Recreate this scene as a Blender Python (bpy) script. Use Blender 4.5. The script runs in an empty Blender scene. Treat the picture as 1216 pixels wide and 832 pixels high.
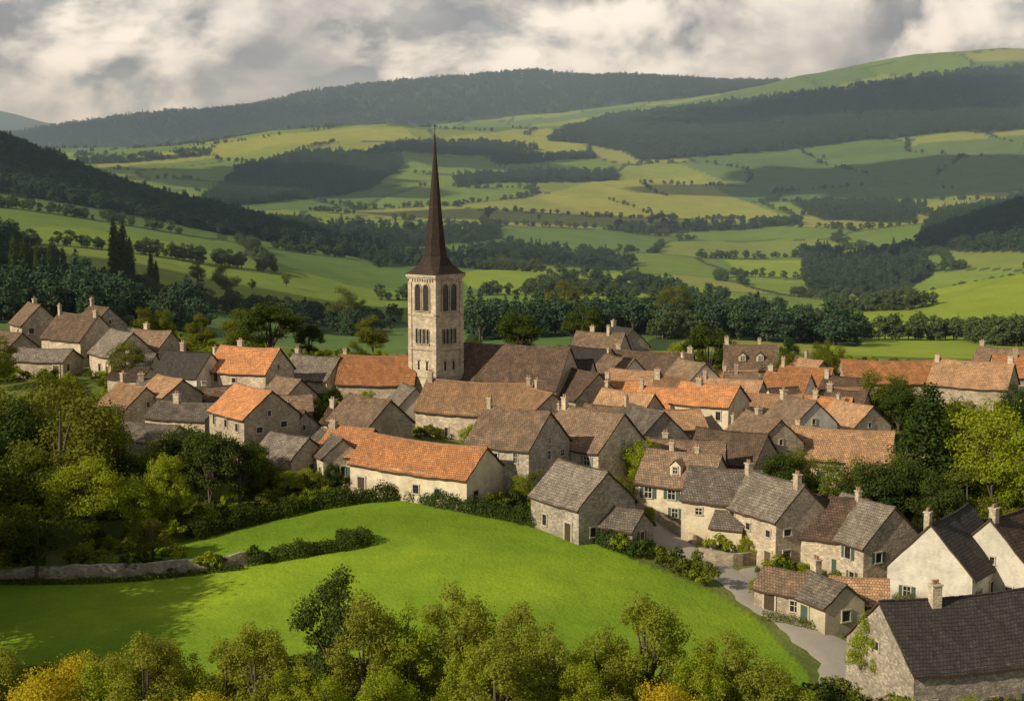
import bpy, math, random, numpy as np
from mathutils import Vector, Matrix
random.seed(7); rng=np.random.default_rng(7)
F=1689.0; TH=math.radians(6.28); CAMZ=38.0
ST,CT=math.sin(TH),math.cos(TH)
def slope(py):
    b=(416-py)/F; return (-ST+b*CT)/(CT+b*ST)
def ratio(px,py=450):
    b=(416-py)/F; return ((px-608)/F)/(CT+b*ST)
SC=bpy.context.scene
# ------------------------------------------------------------ terrain heights
COLS=np.array([ratio(p) for p in (-200,0,150,300,450,608,750,900,1050,1216,1400)])
ZR=[(15,[-3]*11),
(80,[-3,-3,-2.5,-2,-1.5,-1.5,-2,-3,-4,-5,-5]),
(110,[-1.5,-1,-.5,0,.5,.5,0,-1.5,-2.5,-3.2,-3.5]),
(140,[-.5,0,.5,1,1.8,1.8,1,-.5,-1.5,-2,-2]),
(170,[1,1,1.5,2,2.5,2.4,1,0,-.3,-1,-1]),
(200,[4,4,4.5,5,4,3,1.5,1,.5,0,0]),
(230,[7,7,7.5,7.5,5,3,1.5,1.5,1.5,1.5,1.5]),
(265,[9,9,9,7,4.5,3,1.5,2,2.5,3,3]),
(300,[8,8,8,5,3,2.5,2.5,2.5,2,1.5,1]),
(340,[6,6,5,2,0,0,0,0,-1,-2,-2])]
PR=[(400,[380,380,388,410,420,415,415,415,418,420,425]),
(480,[348,350,362,392,400,395,395,400,405,408,408]),
(600,[312,316,335,367,383,375,375,385,392,388,385]),
(700,[288,290,308,342,368,362,362,375,366,345,335]),
(800,[262,272,290,320,352,352,354,367,348,322,318]),
(900,[240,255,274,302,336,342,346,360,356,338,330]),
(1000,[215,240,264,290,318,333,338,348,354,345,340]),
(1120,[190,205,240,275,310,326,330,340,348,335,330]),
(1250,[160,170,228,264,303,318,322,330,328,305,290]),
(1400,[175,190,240,268,298,306,310,318,312,275,255]),
(1600,[200,210,242,262,282,292,296,302,292,247,230]),
(1800,[210,220,242,252,267,274,279,284,275,252,240]),
(2050,[210,216,228,238,248,256,262,268,262,252,245]),
(2300,[200,206,212,220,228,238,246,250,245,240,235]),
(2550,[192,196,194,198,204,216,224,228,222,218,215]),
(2800,[186,188,184,176,176,194,202,205,198,192,190]),
(3100,[185,182,178,160,150,168,178,182,172,162,155]),
(3400,[190,186,182,166,152,152,158,158,146,132,125]),
(3750,[200,192,190,178,165,148,143,134,114,98,90]),
(4200,[200,192,187,180,170,150,130,102,74,58,52]),
(4800,[200,185,175,155,135,125,118,110,90,80,75]),
(5600,[175,165,146,124,105,93,90,96,100,100,100]),
(6500,[200,190,180,170,150,140,130,130,130,130,130]),
(9000,[120,132,168,185,185,185,185,185,185,185,185]),
(12000,[200]*11)]
DR=np.array([r[0] for r in ZR]+[r[0] for r in PR],float)
ZT=np.array([r[1] for r in ZR]+[[CAMZ+slope(p)*d for p in row] for d,row in PR],float)
Zd=np.gradient(ZT,DR,axis=0); Zc=np.gradient(ZT,COLS,axis=1); Zdc=np.gradient(Zd,COLS,axis=1)
def hash2(xi,yi,s=0):
    h=(xi.astype(np.int64)*374761393+yi.astype(np.int64)*668265263+s*1442695041)&0xffffffff
    h=((h^(h>>13))*1274126177)&0xffffffff
    h=h^(h>>16)
    return (h&0xffffff)/float(0x1000000)
def vn(x,y,s=0):
    xi=np.floor(x); yi=np.floor(y); fx=x-xi; fy=y-yi
    fx=fx*fx*(3-2*fx); fy=fy*fy*(3-2*fy)
    a=hash2(xi,yi,s);b=hash2(xi+1,yi,s);c=hash2(xi,yi+1,s);d=hash2(xi+1,yi+1,s)
    return (a*(1-fx)+b*fx)*(1-fy)+(c*(1-fx)+d*fx)*fy-.5
def fbm(x,y,s=0,o=4):
    r=0;a=1
    for i in range(o):
        r=r+a*vn(x*2**i,y*2**i,s+i); a*=.5
    return r
def Hgt(x,y):
    x=np.asarray(x,float); y=np.maximum(np.asarray(y,float),15.01)
    c=np.clip(x/y,COLS[0],COLS[-1]-1e-6); d=np.clip(y,15,11999)
    i=np.clip(np.searchsorted(DR,d,side='right')-1,0,len(DR)-2)
    j=np.clip(np.searchsorted(COLS,c,side='right')-1,0,len(COLS)-2)
    hd=DR[i+1]-DR[i]; hc=COLS[j+1]-COLS[j]
    t=(d-DR[i])/hd; u=(c-COLS[j])/hc
    def hb(t): return 2*t**3-3*t**2+1, t**3-2*t**2+t, -2*t**3+3*t**2, t**3-t**2
    a0,a1,a2,a3=hb(u); b0,b1,b2,b3=hb(t)
    def col(M,Mc,ii): return a0*M[ii,j]+a1*hc*Mc[ii,j]+a2*M[ii,j+1]+a3*hc*Mc[ii,j+1]
    z=b0*col(ZT,Zc,i)+b1*hd*col(Zd,Zdc,i)+b2*col(ZT,Zc,i+1)+b3*hd*col(Zd,Zdc,i+1)
    w=np.clip((y-380)/700,0,1); w2=np.clip((y-1500)/2000,0,1)
    z=z+w*8*fbm(x/210,y/260,3)+w2*30*fbm(x/520,y/620,9,4)+.35*fbm(x/14,y/14,5,3)
    return z
def hz(x,y): return float(Hgt(np.array([x]),np.array([y]))[0])
YS=np.exp(np.linspace(math.log(60),math.log(11500),2600))
def G(px,py):
    s=slope(py); a=ratio(px,py)
    z=CAMZ+s*YS; h=Hgt(a*YS,YS); k=np.nonzero(h>=z)[0]
    k=k[0] if len(k) else int(np.argmin(z-h))
    return (a*YS[k],YS[k],float(h[k]))
def gpoly(pts): return np.array([G(*p)[:2] for p in pts])
def dpoly(pts): return np.array([(ratio(p,300)*d,d) for p,d in pts])
def inpoly(x,y,P):
    r=np.zeros(x.shape,bool); m=(x>=P[:,0].min())&(x<=P[:,0].max())&(y>=P[:,1].min())&(y<=P[:,1].max())
    xx=x[m];yy=y[m]; k=np.zeros(xx.shape,bool); n=len(P)
    for i in range(n):
        x1,y1=P[i];x2,y2=P[(i+1)%n]
        if y1==y2: continue
        k^=((y1>yy)!=(y2>yy))&(xx<(x2-x1)*(yy-y1)/(y2-y1)+x1)
    r[m]=k; return r
# ------------------------------------------------------------ node helpers
def newmat(name):
    m=bpy.data.materials.new(name); m.use_nodes=True; nt=m.node_tree; nt.nodes.clear(); return m,nt
def Lk(nt,a,b): nt.links.new(a,b)
def mixc(nt,fac,a,b,mode='MIX'):
    n=nt.nodes.new('ShaderNodeMix'); n.data_type='RGBA'; n.blend_type=mode
    for s,v in ((n.inputs[0],fac),(n.inputs[6],a),(n.inputs[7],b)):
        if isinstance(v,(int,float)): s.default_value=v
        elif isinstance(v,tuple): s.default_value=(*v,1) if len(v)==3 else v
        else: nt.links.new(v,s)
    return n.outputs[2]
def mth(nt,op,a,b=0.0,clamp=False):
    n=nt.nodes.new('ShaderNodeMath'); n.operation=op; n.use_clamp=clamp
    for s,v in ((n.inputs[0],a),(n.inputs[1],b)):
        if isinstance(v,(int,float)): s.default_value=v
        else: nt.links.new(v,s)
    return n.outputs[0]
def maprange(nt,v,a,b,c=0.,d=1.):
    n=nt.nodes.new('ShaderNodeMapRange'); nt.links.new(v,n.inputs[0])
    for i,x in zip((1,2,3,4),(a,b,c,d)): n.inputs[i].default_value=x
    return n.outputs[0]
def noise_(nt,vec,scale,detail=4,rough=.55,dist=0.):
    n=nt.nodes.new('ShaderNodeTexNoise'); n.inputs['Scale'].default_value=scale; n.inputs['Detail'].default_value=detail
    n.inputs['Roughness'].default_value=rough; n.inputs['Distortion'].default_value=dist
    if vec is not None: nt.links.new(vec,n.inputs['Vector'])
    return n.outputs['Fac']
def finish(nt,col,rough=.9,bump=None,bstr=.4,bdist=.05,spec=.2):
    p=nt.nodes.new('ShaderNodeBsdfPrincipled'); o=nt.nodes.new('ShaderNodeOutputMaterial')
    if isinstance(col,tuple): p.inputs['Base Color'].default_value=(*col,1)
    else: nt.links.new(col,p.inputs['Base Color'])
    p.inputs['Roughness'].default_value=rough; p.inputs['Specular IOR Level'].default_value=spec
    if bump is not None:
        b=nt.nodes.new('ShaderNodeBump'); b.inputs['Strength'].default_value=bstr; b.inputs['Distance'].default_value=bdist
        nt.links.new(bump,b.inputs['Height']); nt.links.new(b.outputs[0],p.inputs['Normal'])
    nt.links.new(p.outputs[0],o.inputs[0]); return p
def leafmat(name,c1,c2,c3,trans=.35):
    m,nt=newmat(name)
    at=nt.nodes.new('ShaderNodeAttribute'); at.attribute_name='lv'
    oi=nt.nodes.new('ShaderNodeObjectInfo')
    c=mixc(nt,at.outputs['Fac'],c1,c2)
    c=mixc(nt,maprange(nt,oi.outputs['Random'],0,1,0,.75),c,c3)
    d=nt.nodes.new('ShaderNodeBsdfDiffuse')
    o=nt.nodes.new('ShaderNodeOutputMaterial'); Lk(nt,c,d.inputs[0])
    if trans<=0: Lk(nt,d.outputs[0],o.inputs[0]); return m
    t=nt.nodes.new('ShaderNodeBsdfTranslucent'); mx=nt.nodes.new('ShaderNodeMixShader')
    tc=mixc(nt,1.0,c,(1.5,1.35,.5),'MULTIPLY')
    Lk(nt,tc,t.inputs[0]); mx.inputs[0].default_value=trans
    Lk(nt,d.outputs[0],mx.inputs[1]); Lk(nt,t.outputs[0],mx.inputs[2])
    Lk(nt,mx.outputs[0],o.inputs[0]); return m
M_leaf=leafmat('leaf_green',(.075,.10,.014),(.18,.20,.03),(.15,.15,.025))
M_leafa=leafmat('leaf_olive',(.14,.165,.022),(.33,.32,.05),(.24,.28,.035),.45)
M_leafb=leafmat('leaf_bright',(.18,.235,.018),(.36,.38,.04),(.25,.31,.025),.45)
M_leafd=leafmat('leaf_dark',(.024,.046,.012),(.06,.09,.02),(.08,.10,.022),.25)
M_leafy=leafmat('leaf_yellow',(.38,.30,.016),(.54,.42,.04),(.38,.37,.025),.4)
M_leaff=leafmat('leaf_forest',(.03,.055,.027),(.075,.11,.045),(.035,.07,.04),0)
M_leafh=leafmat('leaf_hedgerow',(.045,.072,.026),(.10,.125,.04),(.07,.105,.04),0)
M_bark,nt=newmat('bark'); tc=nt.nodes.new('ShaderNodeTexCoord')
n1=noise_(nt,tc.outputs['Object'],6,2); finish(nt,mixc(nt,n1,(.05,.038,.026),(.15,.12,.09)),.95)

def wallmat(name,ca,cb,mortar,amt,rsc=3.2):
    m,nt=newmat(name); tc=nt.nodes.new('ShaderNodeTexCoord'); oi=nt.nodes.new('ShaderNodeObjectInfo'); v=tc.outputs['Object']
    vv=nt.nodes.new('ShaderNodeVectorMath'); vv.operation='MULTIPLY'; Lk(nt,v,vv.inputs[0]); vv.inputs[1].default_value=(1,1,1.7)
    vo=nt.nodes.new('ShaderNodeTexVoronoi'); vo.inputs['Scale'].default_value=rsc; Lk(nt,vv.outputs[0],vo.inputs['Vector'])
    ve=nt.nodes.new('ShaderNodeTexVoronoi'); ve.feature='DISTANCE_TO_EDGE'; ve.inputs['Scale'].default_value=rsc; Lk(nt,vv.outputs[0],ve.inputs['Vector'])
    sx=nt.nodes.new('ShaderNodeSeparateXYZ'); Lk(nt,vo.outputs['Color'],sx.inputs[0])
    st=mixc(nt,sx.outputs[0],tuple(x*.75 for x in ca),tuple(x*1.15 for x in cb))
    ed=maprange(nt,ve.outputs['Distance'],.0,.09,1,0)
    st=mixc(nt,mth(nt,'MULTIPLY',ed,.65),st,mortar)
    ofs=nt.nodes.new('ShaderNodeVectorMath'); ofs.operation='ADD'; Lk(nt,v,ofs.inputs[0])
    cx3=nt.nodes.new('ShaderNodeCombineXYZ'); Lk(nt,mth(nt,'MULTIPLY',oi.outputs['Random'],90.),cx3.inputs[0]); Lk(nt,cx3.outputs[0],ofs.inputs[1]); ov=ofs.outputs[0]
    pl=mixc(nt,noise_(nt,ov,1.1,5,.65),ca,cb)
    st=mixc(nt,amt,pl,st)
    big=noise_(nt,ov,.5,5,.7,.5)
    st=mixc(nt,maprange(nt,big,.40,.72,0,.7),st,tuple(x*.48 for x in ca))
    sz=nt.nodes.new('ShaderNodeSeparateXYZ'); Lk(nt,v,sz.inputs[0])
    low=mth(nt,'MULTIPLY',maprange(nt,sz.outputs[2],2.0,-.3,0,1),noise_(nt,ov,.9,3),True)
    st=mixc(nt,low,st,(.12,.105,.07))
    br=maprange(nt,oi.outputs['Random'],0,1,.8,1.25)
    cm=nt.nodes.new('ShaderNodeVectorMath'); cm.operation='SCALE'; Lk(nt,st,cm.inputs[0]); Lk(nt,br,cm.inputs[3])
    finish(nt,cm.outputs[0],.95,mth(nt,'ADD',mth(nt,'MULTIPLY',ve.outputs['Distance'],amt*1.5),sx.outputs[1]),.5,.06,.1)
    return m
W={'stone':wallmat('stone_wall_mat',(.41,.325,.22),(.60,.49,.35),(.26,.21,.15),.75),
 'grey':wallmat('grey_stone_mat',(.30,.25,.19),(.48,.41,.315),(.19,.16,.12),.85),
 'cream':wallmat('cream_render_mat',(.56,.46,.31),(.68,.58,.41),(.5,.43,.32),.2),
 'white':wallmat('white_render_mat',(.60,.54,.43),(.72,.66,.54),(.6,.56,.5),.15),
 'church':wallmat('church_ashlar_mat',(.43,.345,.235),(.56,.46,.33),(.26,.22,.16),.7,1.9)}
def roofmat(name,c1,c2,c3,moss):
    m,nt=newmat(name); uv=nt.nodes.new('ShaderNodeUVMap'); oi=nt.nodes.new('ShaderNodeObjectInfo'); v=uv.outputs[0]
    tc=nt.nodes.new('ShaderNodeTexCoord')
    b=nt.nodes.new('ShaderNodeTexBrick'); Lk(nt,v,b.inputs['Vector']); b.inputs['Scale'].default_value=1
    b.inputs['Brick Width'].default_value=.30; b.inputs['Row Height'].default_value=.34; b.inputs['Mortar Size'].default_value=.025
    b.inputs['Mortar Smooth'].default_value=.4
    b.inputs['Color1'].default_value=(0,0,0,1); b.inputs['Color2'].default_value=(1,1,1,1); b.inputs['Mortar'].default_value=(.1,.1,.1,1)
    c=mixc(nt,b.outputs['Color'],c1,c2)
    ofs=nt.nodes.new('ShaderNodeVectorMath'); ofs.operation='ADD'; Lk(nt,tc.outputs['Object'],ofs.inputs[0])
    rs=mth(nt,'MULTIPLY',oi.outputs['Random'],80.); cx3=nt.nodes.new('ShaderNodeCombineXYZ'); Lk(nt,rs,cx3.inputs[0]); Lk(nt,cx3.outputs[0],ofs.inputs[1])
    ov=ofs.outputs[0]
    n=noise_(nt,ov,.7,6,.75,.8)
    c=mixc(nt,maprange(nt,n,.42,.60),c,c3)
    n2=noise_(nt,ov,2.0,5,.78)
    c=mixc(nt,maprange(nt,n2,.50,.67,0,moss),c,(.13,.125,.075))
    n3=noise_(nt,ov,5.5,3,.7)
    c=mixc(nt,maprange(nt,n3,.55,.72,0,.55),c,tuple(min(1,x*1.6) for x in c2))
    c=mixc(nt,mth(nt,'MULTIPLY',b.outputs['Fac'],.7),c,(.015,.012,.01))
    br=maprange(nt,oi.outputs['Random'],0,1,.65,1.25)
    cm=nt.nodes.new('ShaderNodeVectorMath'); cm.operation='SCALE'; Lk(nt,c,cm.inputs[0]); Lk(nt,br,cm.inputs[3])
    sx=nt.nodes.new('ShaderNodeSeparateXYZ'); Lk(nt,v,sx.inputs[0])
    row=mth(nt,'FRACT',mth(nt,'DIVIDE',sx.outputs[1],.34))
    hgt=mth(nt,'ADD',mth(nt,'ADD',row,mth(nt,'MULTIPLY',b.outputs['Color'],.6)),mth(nt,'MULTIPLY',b.outputs['Fac'],-.8))
    finish(nt,cm.outputs[0],.88,hgt,.7,.07,.2); return m
R={'orange':roofmat('orange_tile_mat',(.52,.19,.06),(.70,.32,.125),(.38,.16,.07),.45),
 'tan':roofmat('tan_tile_mat',(.40,.205,.095),(.56,.33,.17),(.28,.165,.09),.5),
 'brown':roofmat('brown_tile_mat',(.20,.12,.072),(.34,.22,.135),(.14,.095,.062),.55),
 'grey':roofmat('grey_tile_mat',(.17,.135,.10),(.30,.245,.185),(.12,.095,.072),.6),
 'umber':roofmat('umber_tile_mat',(.095,.055,.035),(.17,.105,.068),(.065,.045,.03),.3),
 'slate':roofmat('dark_slate_mat',(.03,.026,.024),(.065,.055,.048),(.045,.036,.03),.25),
 'spire':roofmat('spire_shingle_mat',(.045,.028,.02),(.085,.055,.04),(.045,.032,.026),.1)}
def flat(name,c,r=.8,sp=.2):
    m,nt=newmat(name); tc=nt.nodes.new('ShaderNodeTexCoord')
    n=noise_(nt,tc.outputs['Object'],2.5,3); finish(nt,mixc(nt,n,tuple(x*.75 for x in c),tuple(min(1,x*1.2) for x in c)),r,None,spec=sp); return m
M_glass=flat('window_glass',(.018,.02,.024),.15,.5); M_sur=flat('dressed_stone',(.46,.40,.30)); M_wood=flat('dark_wood',(.07,.045,.03))
M_shut=[flat('shutter_brown',(.13,.07,.04)),flat('shutter_grey',(.2,.22,.22)),flat('shutter_green',(.06,.1,.07))]
M_ridge=flat('ridge_clay',(.32,.18,.10)); M_iron=flat('iron',(.03,.03,.03),.5)
# ------------------------------------------------------------ mesh builder
class MB:
    def __init__(s): s.v=[];s.f=[];s.m=[];s.uv=[]
    def face(s,pts,mat=0,uv=None):
        k=len(s.v); s.v+= [tuple(p) for p in pts]; s.f.append(tuple(range(k,k+len(pts)))); s.m.append(mat)
        s.uv+= uv if uv else [(p[0],p[2]) for p in pts]
    def box(s,c,sz,mat=0,T=None):
        x,y,z=sz[0]/2,sz[1]/2,sz[2]/2
        P=[Vector((c[0]+a*x,c[1]+b*y,c[2]+d*z)) for a in(-1,1) for b in(-1,1) for d in(-1,1)]
        if T is not None: P=[T@p for p in P]
        for q in ((0,1,3,2),(4,6,7,5),(0,4,5,1),(2,3,7,6),(0,2,6,4),(1,5,7,3)): s.face([P[i] for i in q],mat)
    def obj(s,name,mats,parent=None,smooth=False):
        me=bpy.data.meshes.new(name); me.from_pydata(s.v,[],s.f)
        for m in mats: me.materials.append(m)
        me.polygons.foreach_set('material_index',s.m)
        uvl=me.uv_layers.new(name='UVMap'); uvl.data.foreach_set('uv',[c for p in s.uv for c in p])
        if smooth: me.polygons.foreach_set('use_smooth',[True]*len(s.f))
        o=bpy.data.objects.new(name,me); SC.collection.objects.link(o)
        if parent: o.parent=parent
        return o
def empty(name,loc,rot=0):
    e=bpy.data.objects.new(name,None); e.empty_display_size=.5; SC.collection.objects.link(e); e.location=loc; e.rotation_euler=(0,0,rot); return e
def roof_slab(mb,L,D,h,rise,oh=.35,og=.18,th=.16,seed=0,sag=.12,sides=(-1,1)):
    nu=max(4,int(L/.8)); nv=5; r=random.Random(seed)
    tot=D/2+oh; k=rise/(D/2)
    ns=[[r.uniform(-.07,.07) for _ in range(nv+1)] for _ in range(nu+1)]
    for sd in sides:
        T=[];B=[]
        for i in range(nu+1):
            u=-L/2-og+(L+2*og)*i/nu; a=[];b=[]
            sg=-sag*math.sin(math.pi*i/nu)
            for j in range(nv+1):
                v=j/nv; y=sd*v*tot; z=h+rise-v*tot*k+sg*(1-.4*v)+(ns[i][j] if j else ns[i][0]*.5)
                a.append((u,y,z+th+.012)); b.append((u,y,z-.05+.012))
            T.append(a);B.append(b)
        sl=math.hypot(tot,tot*k)
        for i in range(nu):
            for j in range(nv):
                q=[T[i][j],T[i+1][j],T[i+1][j+1],T[i][j+1]]; uv=[(T[i][j][0],-sl*j/nv),(T[i+1][j][0],-sl*j/nv),(T[i+1][j+1][0],-sl*(j+1)/nv),(T[i][j+1][0],-sl*(j+1)/nv)]
                if sd<0: q=q[::-1];uv=uv[::-1]
                q=q[::-1];uv=uv[::-1]
                mb.face(q,0,uv)
                mb.face([B[i][j],B[i][j+1],B[i+1][j+1],B[i+1][j]],1)
            mb.face([T[i][nv],T[i+1][nv],B[i+1][nv],B[i][nv]],1)
        for i in (0,nu):
            for j in range(nv): mb.face([T[i][j],T[i][j+1],B[i][j+1],B[i][j]],1)
def window(mb,T,w,hh,sh=None):
    f=.11
    mb.box((0,-.02,hh/2),(w,.03,hh),1,T)
    mb.box((-w/2-f/2,-.04,hh/2),(f,.12,hh),0,T); mb.box((w/2+f/2,-.04,hh/2),(f,.12,hh),0,T)
    mb.box((0,-.045,hh+f/2),(w+2*f+.06,.14,f+.03),0,T); mb.box((0,-.07,-f/2),(w+2*f+.12,.2,f),0,T)
    mb.box((0,-.045,hh/2),(.05,.03,hh),2,T); mb.box((0,-.0455,hh*.55),(w,.03,.05),2,T)
    if sh:
        for sd in(-1,1): mb.box((sd*(w/2+f+w*.27),-.05,hh/2),(w*.5,.05,hh+.06),3,T)
FOOT=[]
def chimney(mb,x,y,z0,z1,s=.7):
    mb.box((x,y,(z0+z1)/2),(s,s*.8,z1-z0),0); mb.box((x,y,z1+.06),(s+.16,s*.8+.16,.12),1)
    for q in(-.16,.16): mb.box((x+q,y,z1+.3),(.2,.2,.36),2)
def house(kind,px,d,rot,L,D,h,wall,roof,pitch=40,ch=1,win=1.,lean=False,xy=None,dormer=0):
    x,y=(ratio(px,560)*d,d) if xy is None else xy
    seed=int(abs(x*13+y*7)*10); r=random.Random(seed); rot+=r.uniform(-8,8)
    z=hz(x,y)-.1; rt=math.radians(rot)
    E=empty(kind,(x,y,z),rt); FOOT.append((x,y,L/2,D/2,rt))
    rise=D/2*math.tan(math.radians(pitch))
    mb=MB(); a,b=L/2,D/2
    mb.face([(-a,-b,-3),(a,-b,-3),(a,-b,h),(-a,-b,h)]); mb.face([(a,b,-3),(-a,b,-3),(-a,b,h),(a,b,h)])
    mb.face([(a,-b,-3),(a,b,-3),(a,b,h),(a,0,h+rise-.03),(a,-b,h)]); mb.face([(-a,b,-3),(-a,-b,-3),(-a,-b,h),(-a,0,h+rise-.03),(-a,b,h)])
    if lean:
        ll=L*r.uniform(.35,.6); lx=r.uniform(-1,1)*(L-ll)/2*.8; ld=2.4; lh=h*.55
        for q in ([(lx-ll/2,-b-ld,-3),(lx+ll/2,-b-ld,-3),(lx+ll/2,-b-ld,lh),(lx-ll/2,-b-ld,lh)],
                  [(lx+ll/2,-b-ld,-3),(lx+ll/2,-b,-3),(lx+ll/2,-b,lh+1.3),(lx+ll/2,-b-ld,lh)],[(lx-ll/2,-b,-3),(lx-ll/2,-b-ld,-3),(lx-ll/2,-b-ld,lh),(lx-ll/2,-b,lh+1.3)]): mb.face(q)
    rb=MB(); roof_slab(rb,L,D,h,rise,seed=seed,sag=min(.34,L*.02))
    k=rise/b
    for i in range(dormer):
        dx=-a+L*(i+1)/(dormer+1); w2=.65; y0=-b*.72; zt=h+rise-abs(y0)*k; hd=1.1; yb=-b*.15
        mb.face([(dx-w2,y0,zt-.1),(dx+w2,y0,zt-.1),(dx+w2,y0,zt+hd),(dx,y0,zt+hd+.6),(dx-w2,y0,zt+hd)])
        for sd in(-1,1):
            mb.face([(dx+sd*w2,y0,zt-.1),(dx+sd*w2,yb,zt-.1),(dx+sd*w2,yb,zt+hd),(dx+sd*w2,y0,zt+hd)])
            t=[(dx,y0-.15,zt+hd+.73),(dx,yb,zt+hd+.73),(dx+sd*(w2+.18),yb,zt+hd-.06),(dx+sd*(w2+.18),y0-.15,zt+hd-.06)]
            rb.face(t if sd>0 else t[::-1],0,[(0,0),(2,0),(2,-1.2),(0,-1.2)] if sd>0 else [(0,-1.2),(2,-1.2),(2,0),(0,0)])
    mb.obj('walls',[W[wall]],E)
    if lean:
        p=[(lx-ll/2-.15,-b-ld-.3,lh-.14),(lx+ll/2+.15,-b-ld-.3,lh-.14),(lx+ll/2+.15,-b-.01,lh+1.32),(lx-ll/2-.15,-b-.01,lh+1.32)]
        sl=3.0; rb.face([(q[0],q[1],q[2]+.15) for q in p],0,[(p[0][0],-sl),(p[1][0],-sl),(p[1][0],0),(p[0][0],0)])
        rb.face(p[::-1],1); t=[(q[0],q[1],q[2]+.15) for q in p]
        for i in (0,1,3): rb.face([p[i],p[(i+1)%4],t[(i+1)%4],t[i]],1)
    rb.obj('roof',[R[roof],M_wood],E)
    tb=MB(); n=int(L/.45); sagv=min(.34,L*.02)
    for i in range(n):
        u=-L/2-.15+(L+.3)*(i+.5)/n; tb.box((u,0,h+rise+.17-sagv*math.sin(math.pi*(i+.5)/n)+r.uniform(-.02,.02)),((L+.3)/n*.94,.26,.13),0)
    tb.obj('ridge_tiles',[M_ridge if roof in('orange','tan') else R[roof]],E)
    if ch and (ch>1 or r.random()<.75):
        cb=MB()
        for i in range(ch):
            cx=(-a+.5) if i==0 else (a-.55)
            if r.random()<.35: cx*=.4
            chimney(cb,cx,r.uniform(-.5,.5),h+rise-1.2,h+rise+r.uniform(.6,1.3),r.choice((.55,.7,.85)))
        cb.obj('chimneys',[W['stone'],M_sur,M_ridge],E)
    wb=MB(); sh=r.random()<.3
    for i in range(dormer):
        dx=-a+L*(i+1)/(dormer+1); y0=-b*.72; window(wb,Matrix.Translation((dx,y0,h+rise-abs(y0)*k+.3)),.5,.7)
    floors=[.95] if h<4.7 else [.95,h-1.75]
    faces=[(Matrix.Translation((0,-b,0)),L,0),(Matrix.Translation((a,0,0))@Matrix.Rotation(math.pi/2,4,'Z'),D,1),
           (Matrix.Translation((0,b,0))@Matrix.Rotation(math.pi,4,'Z'),L,0),(Matrix.Translation((-a,0,0))@Matrix.Rotation(-math.pi/2,4,'Z'),D,1)]
    door=False
    for fi,(T,wd,gb) in enumerate(faces):
        if lean and fi==0: fl=floors[1:]
        else: fl=floors
        n=max(1,int(wd/2.9))
        for kk,fz in enumerate(fl):
            for i in range(n):
                u=-wd/2+wd*(i+.5)/n+r.uniform(-.45,.45)
                if kk==0 and fi in(0,1) and not door and (r.random()<.5 or i==n-1) and not(lean and fi==0):
                    door=True
                    wb.box((u,-.03,1.0),(1.05,.06,2.1),4,T); wb.box((u-.62,-.05,1.05),(.18,.14,2.2),0,T); wb.box((u+.62,-.05,1.05),(.18,.14,2.2),0,T); wb.box((u,-.055,2.22),(1.5,.15,.2),0,T); wb.box((u,-.3,-.05),(1.5,.6,.16),0,T)
                    continue
                if r.random()>.74*win: continue
                w=r.choice((.5,.7,.85)); hh=r.choice((.7,1.0,1.2))
                window(wb,T@Matrix.Translation((u,0,fz+r.uniform(-.25,.25))),w,hh,sh)
        if gb and rise>2.2 and r.random()<.6: window(wb,T@Matrix.Translation((r.uniform(-.5,.5),0,h+r.uniform(-.1,.3))),.45,.7)
    wb.obj('windows_and_door',[M_sur,M_glass,M_wood if r.random()<.7 else W['white'],r.choice(M_shut),r.choice([M_wood,M_shut[0],M_shut[2]])],E)
    return E
# ------------------------------------------------------------ ground cover
cv=np.concatenate([np.linspace(-1,-.42,30)[:-1],np.linspace(-.42,.42,560),np.linspace(.42,1,30)[1:]])
ry=np.exp(np.linspace(math.log(15),math.log(12000),800))
CC,RY=np.meshgrid(cv,ry); X=CC*(RY+70*np.exp(-RY/400)); Y=RY; Z=Hgt(X,Y)
def vor(x,y,s=210.):
    wx=x+45*fbm(x/260,y/260,21,3); wy=y+60*fbm(x/260,y/260,31,3)
    gx=wx/s; gy=wy/(s*1.25); ix=np.floor(gx); iy=np.floor(gy)
    f1=np.full(x.shape,9.);f2=np.full(x.shape,9.);idd=np.zeros(x.shape);idd2=np.zeros(x.shape)
    for a in(-1,0,1):
        for b in(-1,0,1):
            cx=ix+a;cy=iy+b; px_=cx+.15+.7*hash2(cx,cy,1); py_=cy+.15+.7*hash2(cx,cy,2)
            dd=np.hypot(gx-px_,gy-py_); h=hash2(cx,cy,3)
            m=dd<f1
            f2=np.where(m,f1,np.minimum(f2,dd)); idd2=np.where(m,idd,np.where(dd<=f2,h,idd2)); idd=np.where(m,h,idd); f1=np.where(m,dd,f1)
    return f1,f2,idd,idd2
f1,f2,idd,_=vor(X,Y)
pal=np.array([(.13,.195,.045),(.20,.245,.05),(.145,.21,.042),(.105,.17,.045),(.175,.24,.045),(.18,.225,.052),(.10,.16,.05),(.23,.25,.065)])
pk=(idd*len(pal)).astype(int)%len(pal); COL=pal[pk]
COL=np.where((f2-f1<.03)[...,None],np.array((.05,.075,.028)),COL)
COL[Y<350]=(.10,.15,.03)
def paint(P,c,mixv=1.):
    m=inpoly(X,Y,P); COL[m]=COL[m]*(1-mixv)+np.array(c)*mixv
LT=(.28,.29,.06); MD=(.18,.245,.042); BR=(.23,.30,.038); TL_SHADE=(.085,.145,.055)
paint(gpoly([(800,192),(1000,178),(1216,160),(1300,160),(1300,215),(1100,235),(950,240),(850,212)]),TL_SHADE,.8)  # dark teal patch: cloud shade painted into the hillside colour
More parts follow.
